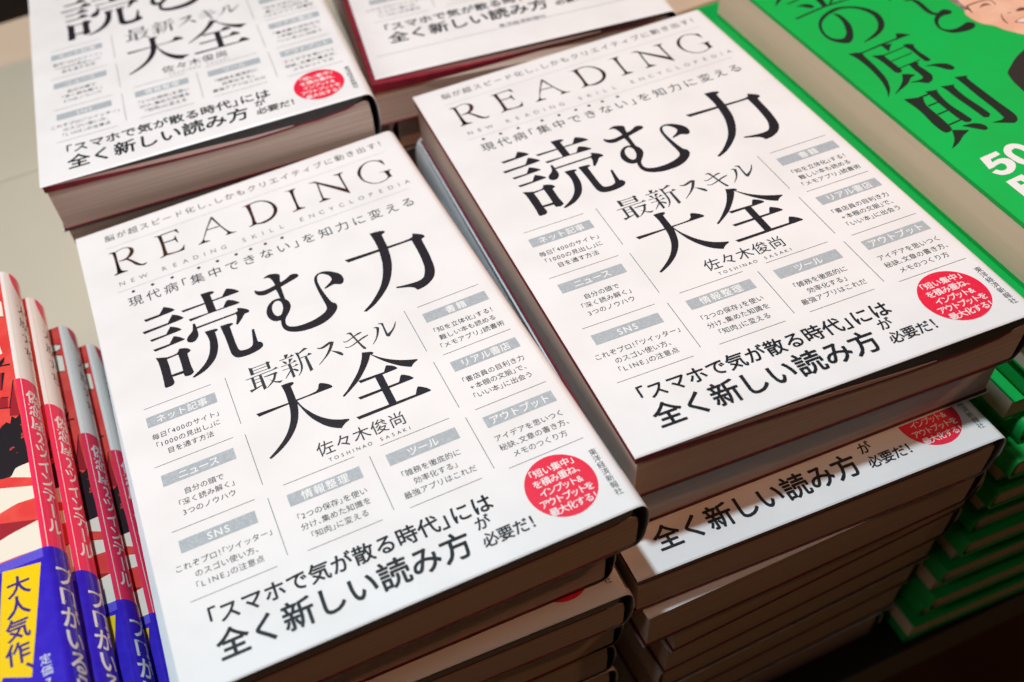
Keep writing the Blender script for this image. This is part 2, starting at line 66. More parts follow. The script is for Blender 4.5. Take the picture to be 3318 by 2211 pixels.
"hair":[[[[63.81,60.39],[63.14,63.18],[63.03,67.14],[62.86,71.85],[63.26,72.65],[64.26,72.68],[64.92,69.99],[64.98,68.03],[65.81,65.09],[67.86,62.86]]]],
"line":[[[[65.17,70.42],[70.89,69.9],[75.26,70.72],[74.99,71.12],[70.72,70.48],[64.72,71.17]]],[[[75.0,70.67],[75.72,71.97],[75.14,75.02],[74.79,75.09],[75.31,72.29],[74.75,70.98]]],[[[63.86,71.89],[65.46,71.16],[65.56,71.78],[64.34,75.52],[63.99,75.59],[64.35,72.74],[63.51,72.52]]],[[[68.43,74.07],[70.24,72.91],[71.8,72.44],[72.94,72.85],[73.36,74.51],[72.17,73.79],[70.88,73.58]]],[[[72.28,73.3],[72.04,72.87],[71.28,73.26],[71.46,73.76]]],[[[72.68,81.06],[71.36,83.02],[70.33,85.66],[69.96,87.86],[69.68,87.85],[69.8,85.61],[71.07,82.84]]],[[[74.23,81.99],[75.86,82.14],[75.61,82.43],[74.18,82.24]]],[[[77.98,82.04],[80.38,81.26],[81.95,81.93],[84.02,84.55],[80.46,83.25],[78.26,82.75]]]],
"mouth":[[[[72.29,88.17],[74.8,87.23],[77.5,87.22],[80.01,89.26],[80.4,92.17],[76.83,92.99],[74.78,90.44],[72.85,88.87]]]],
"teeth":[[[[73.51,88.08],[75.72,87.51],[77.13,87.65],[79.26,89.46],[79.64,91.72],[77.35,91.7],[75.23,89.91],[73.63,88.96]]]],
"suit":[[[[69.31,101.82],[63.12,104.28],[57.45,106.97],[52.39,110.4],[49.12,112.85],[48.07,114.62],[46.64,118.94],[45.78,124.85],[43.11,138.7],[48.13,147.7],[82.35,109.39]]]],
"m_cream":[[[[-5.58,7.53],[-0.7,10.03],[-1.0,12.03],[-4.87,13.16],[-0.79,15.71],[-0.81,24.08],[-5.43,22.44],[-5.37,13.24]]],[[[-5.91,93.61],[-4.43,90.89],[-0.07,90.78],[-0.0,96.6]]],[[[-4.16,32.82],[-2.93,41.59],[-5.02,41.42],[-7.51,40.08],[-6.7,31.44]]],[[[-12.5,95.02],[0.61,99.79],[0.21,104.37],[-4.88,103.93],[-9.22,104.87],[-11.4,105.68],[-15.55,105.15]]],[[[0.34,112.43],[0.68,122.09],[-6.23,121.59],[-12.98,121.55],[-17.91,120.37],[-17.33,113.67],[-12.28,114.47],[-7.0,113.35]]]],
"m_dark":[[[[-16.69,106.32],[-11.65,108.17],[0.27,112.14],[-6.99,113.27],[-12.3,114.67],[-17.4,114.47]]],[[[-8.27,48.12],[-3.27,50.66],[-4.75,57.85],[-9.02,56.18]]],[[[-9.34,59.56],[-3.31,62.15],[-3.64,66.03],[-9.73,63.7]]],[[[-0.94,55.98],[-0.91,61.36],[-0.36,71.16],[-3.51,69.8],[-2.98,66.08]]]],
"m_black":[[[[-2.39,43.47],[-2.84,45.74],[-4.79,47.82],[-8.24,47.83],[-7.93,44.58],[-5.44,45.73]]],[[[-8.03,45.65],[-1.06,47.33],[-1.14,48.03],[-8.08,46.18]]],[[[-2.93,70.11],[-1.88,71.78],[-0.3,70.63],[-0.43,76.98],[0.12,84.31],[0.02,90.68],[-2.45,90.77],[-4.06,91.08],[-5.5,93.41],[-7.83,93.24],[-12.38,91.95],[-11.02,77.51],[-8.67,78.18],[-7.75,77.03],[-7.92,74.75],[-6.3,72.83],[-4.77,71.95],[-3.66,73.09]]],[[[-9.29,59.0],[-3.05,61.7],[-3.09,62.08],[-9.34,59.56]]],[[[-9.7,63.43],[-2.54,66.6],[-2.58,66.98],[-9.74,63.87]]],[[[-1.02,55.21],[-0.7,55.38],[-2.93,66.4],[-3.25,66.23]]],[[[-3.95,50.12],[-3.13,50.55],[-4.63,57.91],[-4.95,57.74]]],[[[-5.56,7.39],[-0.66,9.76],[-0.72,10.16],[-5.63,7.87]]],[[[-4.84,12.96],[-1.01,12.17],[-0.98,12.61],[-4.17,13.47],[-0.77,15.58],[-0.82,15.91],[-4.91,13.49]]],[[[-5.39,22.18],[-0.78,23.89],[-0.83,24.21],[-5.44,22.57]]]],
"m_blue":[[[[-7.05,35.18],[-4.53,36.54],[-4.42,39.83],[-7.4,38.86]]]],
"m_yellow":[[[[-11.3,124.79],[-0.92,126.5],[-4.37,144.2],[-7.27,158.35],[-14.18,155.3],[-14.55,155.9],[-15.32,163.24],[-21.38,160.44],[-19.36,137.07],[-16.58,138.39],[-13.95,143.48],[-12.47,132.83]]]]}

# ------------------------------------------------------------------ materials
def mat(name, col, rough=0.5, metal=0.0, spec=0.5, noise=None, bump=None, stripes=None, coat=0.0):
    m = bpy.data.materials.new(name); m.use_nodes = True
    nt = m.node_tree; N = nt.nodes; L = nt.links
    b = N['Principled BSDF']
    b.inputs['Base Color'].default_value = (*col, 1)
    b.inputs['Roughness'].default_value = rough
    b.inputs['Metallic'].default_value = metal
    b.inputs['Specular IOR Level'].default_value = spec
    if coat: b.inputs['Coat Weight'].default_value = coat; b.inputs['Coat Roughness'].default_value = 0.12
    tc = N.new('ShaderNodeTexCoord')
    def tex(scale, detail=3, vec=None):
        mp = N.new('ShaderNodeMapping'); L.new(tc.outputs['Object'], mp.inputs['Vector'])
        mp.inputs['Scale'].default_value = vec or (1, 1, 1)
        n = N.new('ShaderNodeTexNoise'); n.inputs['Scale'].default_value = scale; n.inputs['Detail'].default_value = detail
        L.new(mp.outputs['Vector'], n.inputs['Vector']); return n
    if noise:                                   # (second colour, scale, low, high[, stretch])
        n = tex(noise[1], 4, noise[4] if len(noise) > 4 else None)
        r = N.new('ShaderNodeValToRGB')
        r.color_ramp.elements[0].position = noise[2]; r.color_ramp.elements[1].position = noise[3]
        r.color_ramp.elements[0].color = (*col, 1); r.color_ramp.elements[1].color = (*noise[0], 1)
        L.new(n.outputs['Fac'], r.inputs['Fac']); L.new(r.outputs['Color'], b.inputs['Base Color'])
    if bump:                                    # (scale, strength, distance mm[, stretch])
        n = tex(bump[0], 4, bump[3] if len(bump) > 3 else None)
        bp = N.new('ShaderNodeBump'); bp.inputs['Strength'].default_value = bump[1]; bp.inputs['Distance'].default_value = bump[2] * MM
        L.new(n.outputs['Fac'], bp.inputs['Height']); L.new(bp.outputs['Normal'], b.inputs['Normal'])
    return m

PAPER_W = mat('white_jacket_paper', (0.80, 0.79, 0.80), 0.36, spec=0.4, noise=((0.755, 0.745, 0.75), 45, 0.42, 0.66), bump=(38, 0.25, 0.35))
BOARD_GAP = mat('matt_black_cover_and_gap_shade', (0.022, 0.022, 0.026), 0.55, noise=((0.035, 0.035, 0.04), 700, 0.4, 0.7))  # black also stands for the shade in the hollow under lifted covers
BOARD_SHEEN = mat('black_inner_cover_cool_sheen', (0.11, 0.125, 0.155), 0.5, noise=((0.17, 0.19, 0.235), 700, 0.4, 0.7))  # black cover edge, cool reflected light put into the colour as bluish grey
RED = mat('dark_red_endpaper', (0.26, 0.007, 0.027), 0.7, noise=((0.16, 0.005, 0.017), 200, 0.4, 0.7))
FLAP = mat('flap_paper', (0.62, 0.44, 0.40), 0.6)
PAGES = mat('page_edges', (0.62, 0.52, 0.46), 0.85, spec=0.12, noise=((0.49, 0.39, 0.345), 1, 0.36, 0.66, (12, 12, 2600)), bump=(1, 0.35, 0.16, (12, 12, 4200)))
PAGES_S = mat('smooth_page_edges', (0.70, 0.58, 0.45), 0.85, spec=0.15, noise=((0.66, 0.54, 0.41), 1, 0.35, 0.7, (10, 10, 900)), bump=(1, 0.15, 0.1, (25, 25, 3800)))
INK = mat('black_title_ink', (0.018, 0.015, 0.020), 0.38, noise=((0.04, 0.036, 0.045), 2500, 0.52, 0.72))
INK_T = mat('black_text_ink', (0.03, 0.032, 0.036), 0.5)
INK_B = mat('black_gloss_ink', (0.012, 0.013, 0.016), 0.30, noise=((0.05, 0.055, 0.07), 3500, 0.52, 0.7))
FOIL = mat('dark_foil', (0.15, 0.055, 0.03), 0.25, metal=0.6, noise=((0.03, 0.018, 0.016), 160, 0.35, 0.65))
SILVER = mat('pale_foil', (0.28, 0.28, 0.30), 0.35, metal=0.35)
BAR = mat('silver_bar_ink', (0.37, 0.41, 0.445), 0.42, noise=((0.45, 0.49, 0.525), 1500, 0.42, 0.66))
WHITE_INK = mat('white_ink', (0.80, 0.80, 0.80), 0.5)
RULE = mat('rule_ink', (0.10, 0.10, 0.10), 0.6)
RULE_L = mat('faint_rule_ink', (0.42, 0.42, 0.43), 0.6)
BADGE = mat('red_badge_ink', (0.76, 0.012, 0.05), 0.45, noise=((0.80, 0.035, 0.08), 2200, 0.5, 0.7))
GREEN = mat('green_gloss_cover', (0.008, 0.46, 0.085), 0.42, spec=0.3, noise=((0.012, 0.42, 0.075), 40, 0.4, 0.65), bump=(1200, 0.04, 0.05))
GINK = mat('green_cover_ink', (0.012, 0.020, 0.014), 0.5)
SKIN = mat('printed_skin', (0.80, 0.52, 0.38), 0.5, noise=((0.74, 0.42, 0.30), 110, 0.40, 0.66))
HAIR = mat('printed_grey_hair', (0.20, 0.13, 0.12), 0.5, noise=((0.45, 0.35, 0.33), 900, 0.4, 0.7))
MOUTH = mat('printed_lips', (0.45, 0.10, 0.08), 0.5)
TEETH = mat('printed_teeth', (0.75, 0.68, 0.62), 0.5)
LINE = mat('printed_line', (0.12, 0.05, 0.045), 0.5)
SUIT = mat('printed_suit', (0.022, 0.018, 0.017), 0.5, noise=((0.035, 0.03, 0.028), 2500, 0.4, 0.6))
M_RED = mat('printed_red', (0.72, 0.055, 0.05), 0.25, coat=0.3, noise=((0.78, 0.09, 0.07), 150, 0.4, 0.65))
M_PINK = mat('spine_pink', (0.82, 0.035, 0.115), 0.22, coat=0.4)
M_WHITE = mat('spine_white', (0.80, 0.78, 0.76), 0.22, coat=0.4)
M_BLUE = mat('band_blue', (0.035, 0.014, 0.50), 0.25, coat=0.3, noise=((0.045, 0.02, 0.55), 300, 0.4, 0.7))
M_LBLUE = mat('band_pale_blue', (0.10, 0.075, 0.60), 0.3, noise=((0.14, 0.11, 0.66), 2500, 0.45, 0.6))
M_CREAM = mat('printed_cream', (0.80, 0.74, 0.63), 0.3)
M_DARK = mat('printed_dark_red', (0.33, 0.018, 0.03), 0.3)
M_BLACK = mat('printed_black', (0.018, 0.014, 0.018), 0.3, noise=((0.55, 0.05, 0.05), 500, 0.66, 0.68))
M_YEL = mat('printed_yellow', (0.86, 0.58, 0.0), 0.3)
M_NAVY = mat('printed_navy', (0.04, 0.012, 0.20), 0.35)
M_LWHITE = mat('printed_white', (0.80, 0.79, 0.80), 0.3)
M_SIGN = mat('printed_sign_blue', (0.01, 0.06, 0.55), 0.3)
OBI_R = mat('dark_red_band', (0.22, 0.03, 0.012), 0.5)
OBI_O = mat('orange_print', (0.62, 0.30, 0.16), 0.5)
TABLE = mat('dark_table', (0.012, 0.008, 0.006), 0.6, noise=((0.020, 0.013, 0.009), 30, 0.4, 0.7, (1, 8, 1)))
PLINTH = mat('beige_panel', (0.64, 0.53, 0.41), 0.6, noise=((0.59, 0.48, 0.365), 9, 0.35, 0.7), bump=(500, 0.06, 0.1))
FLOOR = mat('brown_floor', (0.55, 0.27, 0.10), 0.7, noise=((0.42, 0.20, 0.07), 14, 0.4, 0.65))

# ------------------------------------------------------------------ helpers
# drawing coordinates in mm: x right, y down the page, z down; T is the thickness, so the base of the book is local zero
def V(x, y, z, T=0.0): return (x * MM, -y * MM, (T - z) * MM)

def link_mesh(name, verts, faces, mats, parent=None, fm=None, smooth=False):
    me = bpy.data.meshes.new(name)
    me.from_pydata(verts, [], faces)
    for k in (mats if isinstance(mats, (list, tuple)) else [mats]): me.materials.append(k)
    if fm:
        for p, i in zip(me.polygons, fm): p.material_index = i
    if smooth:
        for p in me.polygons: p.use_smooth = True
    me.update()
    o = bpy.data.objects.new(name, me); COL.objects.link(o)
    if parent: o.parent = parent
    return o

def thing(name, label, cat, group=None):
    o = bpy.data.objects.new(name, None); COL.objects.link(o)
    o.empty_display_size = 0.02
    o['label'] = label; o['category'] = cat
    if group: o['group'] = group
    return o

def copy_tree(o, parent=None):
    c = o.copy(); COL.objects.link(c); c.parent = parent
    for ch in list(o.children): copy_tree(ch, c)
    return c

def put(o, x, y, th, z, T, flip=None):
    """top cover corner at drawing point (x, y), turned by th, cover at depth z; flip=(W,H) turns it by half a turn"""
    if flip:
        W, H = flip; c, s = math.cos(th), math.sin(th)
        x, y = x + c * W - s * H, y + s * W + c * H; th += math.pi
    o.location = (x * MM, -y * MM, -(z + T) * MM)
    o.rotation_euler = (0, 0, -th)

def box(x0, x1, y0, y1, z0, z1, T):
    v = [V(x, y, z, T) for z in (z0, z1) for y in (y0, y1) for x in (x0, x1)]
    f = [(0, 1, 3, 2), (4, 6, 7, 5), (0, 4, 5, 1), (2, 3, 7, 6), (0, 2, 6, 4), (1, 5, 7, 3)]
    return v, f

def smooth_ring(ring, n=3):
    """Catmull-Rom through the gentle corners, sharp ones kept"""
    P = [Vector(p) for p in ring]; k = len(P); out = []
    def sharp(i):
        a, b, c = P[i - 1], P[i], P[(i + 1) % k]
        u, w_ = b - a, c - b
        if u.length < 1e-6 or w_.length < 1e-6: return False
        return u.angle(w_) > R(52)
    for i in range(k):
        p1, p2 = P[i], P[(i + 1) % k]
        p0 = P[i - 1] if not sharp(i) else p1 - (p2 - p1)
        p3 = P[(i + 2) % k] if not sharp((i + 1) % k) else p2 + (p2 - p1)
        if (p2 - p1).length > 5 * min((p1 - p0).length, 1e9) and not sharp(i): p0 = p1 - (p2 - p1)
        if (p2 - p1).length > 5 * (p3 - p2).length and not sharp((i + 1) % k): p3 = p2 + (p2 - p1)
        for j in range(n):
            t = j / n
            out.append(0.5 * ((2 * p1) + (p2 - p0) * t + (2 * p0 - 5 * p1 + 4 * p2 - p3) * t * t + (3 * p1 - p0 - 3 * p2 + p3) * t ** 3))
    return out

class Print:
    """flat printed shapes gathered into one mesh, every shape a hair above the one before"""
    def __init__(self, lift=0.06, T=0.0, wrap=None):
        self.v, self.f, self.z, self.T, self.wrap = [], [], lift, T, wrap
    def P(self, x, y):
        if self.wrap: return self.wrap(x, y, self.z)
        return V(x, y, -self.z, self.T)
    def poly(self, rings, n=3):
        rr = [smooth_ring(r, n) if n > 1 else [Vector(p) for p in r] for r in rings]
        tri = tessellate_polygon([[Vector((p.x, p.y, 0)) for p in r] for r in rr])
        b = len(self.v)
        for r in rr: self.v += [self.P(p.x, p.y) for p in r]
        self.f += [(b + a, b + c, b + d) for a, c, d in tri]
        self.z += 0.0012
    def quad(self, x0, y0, x1, y1, wd):
        dx, dy = x1 - x0, y1 - y0; L = math.hypot(dx, dy); nx, ny = -dy / L * wd / 2, dx / L * wd / 2
        self.poly([[(x0 + nx, y0 + ny), (x0 - nx, y0 - ny), (x1 - nx, y1 - ny), (x1 + nx, y1 + ny)]], 1)
    def dot(self, x, y, r, ry=None, n=20):
        self.poly([[(x + r * math.cos(a * 2 * math.pi / n), y + (ry or r) * math.sin(a * 2 * math.pi / n)) for a in range(n)]], 1)
    def glyph(self, ch, off, x, yc, s, sx=1.0, rot=0.0, shear=0.0):
        """x = left of the em cell, yc = middle line"""
        gv, gf = GLY[(ch, off)]; z0 = self.z
        # bold printing: the outline is laid down a few times, a touch apart
        sh_ = [(0, 0)] if off == 0 else [(-off, 0), (off, 0), (0, off), (0, -off)] if off < 0.015 else [(off * math.cos(a * math.pi / 4), off * math.sin(a * math.pi / 4)) for a in range(8)]
        for ox, oy in sh_:
            b = len(self.v)
            for gx, gy in gv:
                px, py = (gx + ox) * s * sx, (0.38 - gy + oy) * s
                self.v.append(self.P(x + px * math.cos(rot) - py * math.sin(rot), yc + px * math.sin(rot) + py * math.cos(rot)))
            self.f += [tuple(b + i for i in f) for f in gf]
            self.z += 0.0009
        self.z = z0
    def text(self, txt, x0, x1, yc, s, off=0.0, y1=None):
        adv = [ADV(c) for c in txt]; tot = sum(adv); k = (x1 - x0) / tot
        x = x0; sl = ((y1 - yc) / (x1 - x0)) if y1 is not None else 0
        for c, a in zip(txt, adv):
            if c != ' ':
                sh = 0.0
                if c in '「『（': sh = -0.5 * s
                w_ = a * k
                if c in LATIN:
                    gw = GW[(c, off)] * s
                    px = x + (w_ - gw) / 2 - GL[(c, off)] * s
                elif a < 0.9: px = x + sh + (w_ - 0.5 * s) / 2
                else: px = x + (w_ - s) / 2
                self.glyph(c, off, px, yc + sl * (x - x0), s)
            x += w_
    def vtext(self, txt, xc, y0, y1, s, off=0.0, x1=None):
        n = len(txt); k = (y1 - y0) / n
        for i, c in enumerate(txt):
            if c == ' ': continue
            yy = y0 + k * (i + 0.5); xx = xc + ((x1 - xc) * (i + 0.5) / n if x1 is not None else 0)
            if c == 'ー':
                self.glyph(c, off, xx, yy - s / 2, s, rot=math.pi / 2)
            elif c in LATIN:
                self.glyph(c, off, xx - (GL[(c, off)] + GW[(c, off)] / 2) * s, yy, s)
            else: self.glyph(c, off, xx - s / 2 + (0.35 * s if c == '、' else 0), yy - (0.3 * s if c == '、' else 0), s)
    def link(self, name, m_, parent): return link_mesh(name, self.v, self.f, m_, parent)

LATIN = set('ABCDEFGHIJKLMNOPQRSTUVWXYZ0123456789&+!')
def ADV(c):
    if c in '「」、！!': return 0.5
    if c == ' ': return 0.6
    if c in '0123456789': return 0.6
    if c in 'I': return 0.75 if False else 0.55
    if c in LATIN: return 0.8
    return 1.0

# every character that is printed anywhere, turned into a flat outline once
OFFS = {
    0.0: '脳が超スピード化し、しかもクリエイティブに動き出す！NEW READING SKILL ENCYCLOPEDIA現代病「集中できない」を知力に変える'
         '佐々木俊尚TOSHINAO SASAKI毎日「400のサイト」「1000の見出し」に目を通す方法自分の頭で「深く読み解く」3つのノウハウ'
         'これぞプロ！「ツイッター」のスゴい使い方、「LINE」の注意点「2つの保存」を使い分け、集めた知識を「知肉」に変える'
         '「雑務を徹底的に効率化する」最強アプリはこれだ「知を立体化」する！難しい本も読める「メモアプリ」読書術'
         '「書店員の目利き力+本棚の文脈」で、「いい本」に出会うアイデアを思いつく秘訣、文章の書き方、メモのつくり方東洋経済新報社大原ナち定価7',
    0.012: 'ネット記事ニューススSNS書籍リアル書店アウトプット情報整理ツール「短い集中」を積み重ね、インプット&アウトプットを最大化する！偽恋屋2ツインテール',
    0.02: '偽恋屋2ツインテール「スマホで気が散る時代」には全く新しい読み方が必要だ！プロがいるらしい大人気作、広訳',
}
GLY, GW, GL = {}, {}, {}
def make_glyphs():
    tmp = []
    for off, s in OFFS.items():
        for c in sorted(set(s)):
            if c == ' ': continue
            d = bpy.data.curves.new('glyph', 'FONT'); d.body = c; d.resolution_u = 3
            o = bpy.data.objects.new('glyph', d); COL.objects.link(o); tmp.append((c, off, o, d))
    dg = bpy.context.evaluated_depsgraph_get()
    for c, off, o, d in tmp:
        me = o.evaluated_get(dg).to_mesh()
        gv = [(v.co.x, v.co.y) for v in me.vertices]
        gf = [tuple(p.vertices) for p in me.polygons]
        GLY[(c, off)] = (gv, gf)
        xs = [a for a, _ in gv] or [0]
        GL[(c, off)] = min(xs); GW[(c, off)] = max(xs) - min(xs)
        o.evaluated_get(dg).to_mesh_clear()
    for c, off, o, d in tmp:
        bpy.data.objects.remove(o); bpy.data.curves.remove(d)
make_glyphs()

def profile(W, T, rs, n=18, e=2.6, x0=0.0, inset=0.0):
    """cross-section of a wrapped cover: list of (x, z) from the fore-edge over the top, round the spine and back"""
    pts = [(x0 + (W - rs - x0) * i / 24, inset) for i in range(24)]
    for i in range(n + 1):
        a = math.pi * i / n - math.pi / 2
        ca, sa = math.cos(a), math.sin(a)
        px = W - rs + (rs - inset) * (abs(ca) ** (2 / e)); pz = T / 2 + (T / 2 - inset) * (abs(sa) ** (2 / e)) * (1 if sa > 0 else -1)
        pts.append((px, pz))
    pts += [(W - rs - (W - rs - x0) * i / 24, T - inset) for i in range(1, 25)]
    return pts

def sheet(name, prof_o, prof_i, y0, y1, T, mats, parent, fm=None, ys=None, front=None, lip=0.0):
    """solid sheet between two profiles, run from y0 to y1"""
    ys = ys or [y0, y1]; n = len(prof_o); verts = []; faces = []; idx = []
    for y in ys:
        for p in (prof_o, prof_i):
            for (x, z) in p:
                dz = 0.0
                if lip and z < T / 2 and y in (y0, y1): dz = lip * (1 - min(1.0, z / (T / 2)))
                back = -0.7 if lip and z > 0.6 * T and y == y1 else 0.0
                verts.append(V(x, y + back + (front(x) if front and y == y1 else 0), z + dz, T))
    st = 2 * n
    for k in range(len(ys) - 1):
        a, b = k * st, (k + 1) * st
        for i in range(n - 1):
            faces.append((a + i, a + i + 1, b + i + 1, b + i)); idx.append(fm(i, k) if fm else 0)
            faces.append((a + n + i + 1, a + n + i, b + n + i, b + n + i + 1)); idx.append(0)
        faces.append((a, b, b + n, a + n)); idx.append(0)
        faces.append((a + n - 1, a + 2 * n - 1, b + 2 * n - 1, b + n - 1)); idx.append(0)
    for base, rev in ((0, 0), ((len(ys) - 1) * st, 1)):
        for i in range(n - 1):
            q = (base + i, base + n + i, base + n + i + 1, base + i + 1)
            faces.append(tuple(reversed(q)) if rev else q); idx.append(0)
    return link_mesh(name, verts, faces, mats, parent, idx)

# ------------------------------------------------------------------ the setting
TZ = 222.1                                   # depth of the table top below the top white book
f = link_mesh('floor', [V(-4000, -4000, 900), V(4000, -4000, 900), V(4000, 4000, 900), V(-4000, 4000, 900)], [(0, 1, 2, 3)], FLOOR)
f['kind'] = 'structure'
tb = thing('display_table', 'dark display table top under all the book stacks', 'table')
tb.location = (0.1, 0.2, -0.9)
def tbox(name, x0, x1, y0, y1, z0, z1, m_):
    v, fc = box(x0, x1, y0, y1, z0, z1, 0)
    o = link_mesh(name, v, fc, m_, tb); o.matrix_parent_inverse = Matrix.Translation(-tb.location)
    return o
o = tbox('table_top', -720, 900, -900, 193, TZ, 255, TABLE)
bv = o.modifiers.new('bevel', 'BEVEL'); bv.width = 0.0015; bv.segments = 2
for x in (-650, 780):
    for y in (-830, 90): tbox('leg', x, x + 60, y, y + 60, 255.5, 899.5, TABLE)

# beige raised panel on the table behind and left of the two front stacks
PZ = 49.4
def panel(pts, label):
    v = [V(x, y, PZ, TZ) for x, y in pts] + [V(x, y, TZ, TZ) for x, y in pts]
    n = len(pts); fc = [tuple(range(n)), tuple(reversed(range(n, 2 * n)))] + [(i, i + n, (i + 1) % n + n, (i + 1) % n) for i in range(n)]
    o = link_mesh('display_plinth', v, fc, PLINTH)
    o.location = (0, 0, -TZ * MM)
    bv = o.modifiers.new('bevel', 'BEVEL'); bv.width = 0.0010; bv.segments = 3
    o['label'] = label; o['category'] = 'display plinth'; o['group'] = 'beige display panels'
panel([(-420, -292), (600, -292), (600, -129.9), (-420, -129.9)], 'rear beige panel in the top left corner of the picture')
panel([(-420, -129.3), (600, -129.3), (600, -80), (288, -80), (288, -36), (126, -36), (126, -16), (-6.5, -12), (-6.5, 192), (-420, 192)], 'front beige panel under the fanned pink spined books')

# ------------------------------------------------------------------ the white book
BW, BH = 128.5, 188.0
def print_front(jk, T, badge=True, H=BH):
    def PR(): return Print(0.06, T)
    p = PR()
    for r in DATA['title']: p.poly(r)
    p.link('title_lettering', INK, jk)
    p = PR()
    for r in DATA['sub']: p.poly(r, 2)
    p.text('佐々木俊尚', 52.4, 80.4, 132.5, 5.5)
    p.link('subtitle_lettering', INK_T, jk)
    p = PR()
    for r in DATA['foil']: p.poly(r)
    p.link('foil_lettering', FOIL, jk)
    p = PR(); p.text('NEW READING SKILL ENCYCLOPEDIA', 10.2, 119.3, 33.0, 3.0)
    p.link('small_foil_lettering', SILVER, jk)
    p = PR()
    p.text('脳が超スピード化し、しかもクリエイティブに動き出す！', 9.8, 120.4, 6.4, 3.9)
    p.text('現代病「集中できない」を知力に変える', 11.8, 119.4, 44.0, 5.3)
    for x in (15.1, 22.0, 29.1, 38.8, 45.7, 52.6, 58.0, 63.5, 69.8): p.dot(x, 38.9 + 0.1, 0.62)
    p.text('TOSHINAO SASAKI', 54.4, 80.0, 137.0, 1.75)
    blocks = [
        (19.2, 93.1, ('毎日「400のサイト」', '「1000の見出し」に', '目を通す方法')),
        (19.4, 116.25, ('自分の頭で', '「深く読み解く」', '3つのノウハウ')),
        (19.4, 140.0, ('これぞプロ！「ツイッター」', 'のスゴい使い方、', '「LINE」の注意点')),
        (51.0, 139.2, ('「2つの保存」を使い', '分け、集めた知識を', '「知肉」に変える')),
        (80.7, 139.1, ('「雑務を徹底的に', '効率化する」', '最強アプリはこれだ')),
        (110.7, 93.7, ('「知を立体化」する！', '難しい本も読める', '「メモアプリ」読書術')),
        (110.6, 116.2, ('「書店員の目利き力', '+本棚の文脈」で、', '「いい本」に出会う')),
        (110.8, 139.8, ('アイデアを思いつく', '秘訣、文章の書き方、', 'メモのつくり方'))]
    for cx, ry, lines in blocks:
        for k, t in enumerate(lines):
            wd = sum(ADV(c) for c in t) * 2.42
            p.text(t, cx - wd / 2, cx + wd / 2, ry + 12.0 + 3.45 * k, 2.4, 0.0)
    if badge: p.vtext('東洋経済新報社', 122.3, 166.6, 183.0, 2.3)
    p.link('body_lettering', INK_T, jk)
    p = PR()
    p.text('「スマホで気が散る時代」には', 10.2, 90.9, 169.4, 6.1, 0.02)
    p.text('全く新しい読み方', 10.8, 80.9, 178.2, 8.8, 0.02)
    p.text('が', 83.4, 88.2, 174.6, 4.5, 0.02); p.text('必要だ！', 83.4, 98.8, 180.0, 4.5, 0.02)
    p.link('slogan_lettering', INK_B, jk)
    p = PR()
    for x0, x1, y in ((8.3, 30.0, 93.06), (7.1, 31.3, 116.25), (7.3, 31.4, 140.04), (7.4, 31.5, 162.93), (40.2, 61.8, 139.2), (40.3, 61.9, 162.1),
                      (69.9, 91.4, 139.06), (70.0, 91.5, 161.94), (99.8, 121.4, 93.68), (99.3, 122.2, 116.16), (99.4, 122.3, 139.77), (99.5, 122.3, 162.39)):
        p.quad(x0, y, x1, y, 0.17)
    for x, y0, y1 in ((34.8, 92.6, 112.4), (34.9, 116.8, 136.4), (35.0, 141.3, 160.9), (95.4, 93.0, 112.4), (95.6, 117.3, 136.8), (95.8, 141.0, 160.6), (65.8, 141.1, 160.6)):
        p.quad(x, y0, x, y1, 0.17)
    p.link('rule_line', RULE, jk)
    p = PR(); p.quad(9.8, 12.0, 119.6, 12.0, 0.14); p.quad(9.8, 37.0, 119.4, 37.0, 0.14)
    p.link('faint_rule_line', RULE_L, jk)
    for cx, y, t, tw, wd in ((19.3, 96.7, 'ネット記事', 16.6, 22.1), (19.3, 119.9, 'ニュース', 12.6, 22.1), (19.4, 143.5, 'SNS', 7.4, 22.1), (51.0, 142.8, '情報整理', 14.4, 21.8),
                             (80.8, 142.7, 'ツール', 9.6, 21.6), (110.9, 97.2, '書籍', 7.6, 21.8), (110.9, 119.8, 'リアル書店', 16.6, 21.9), (111.0, 143.3, 'アウトプット', 19.2, 21.9)):
        p = PR(); p.quad(cx - wd / 2, y + 2.1, cx + wd / 2, y + 2.1, 4.15); p.link('heading_bar', BAR, jk)
        p = Print(0.075, T); p.text(t, cx - tw / 2, cx + tw / 2, y + 2.1, 3.3, 0.012); p.link('heading_lettering', WHITE_INK, jk)
    if badge:
        p = PR(); p.dot(109.66, 173.38, 9.9, n=64); p.link('badge', BADGE, jk)
        p = Print(0.075, T)
        for t, a, b_, y in (('「短い集中」', 103.0, 116.6, 167.3), ('を積み重ね、', 102.7, 116.8, 170.5), ('インプット&', 103.3, 115.9, 173.7), ('アウトプットを', 101.8, 117.4, 176.9), ('最大化する！', 103.0, 117.0, 180.1)):
            p.text(t, a, b_, y, 2.75, 0.012)
        p.link('badge_lettering', WHITE_INK, jk)
    else:
        p = PR(); p.text('東洋経済新報社', 56.5, 77.0, 187.8, 2.9); p.quad(3.0, 189.8, 118, 189.3, 0.14); p.link('publisher_lettering', INK_T, jk)

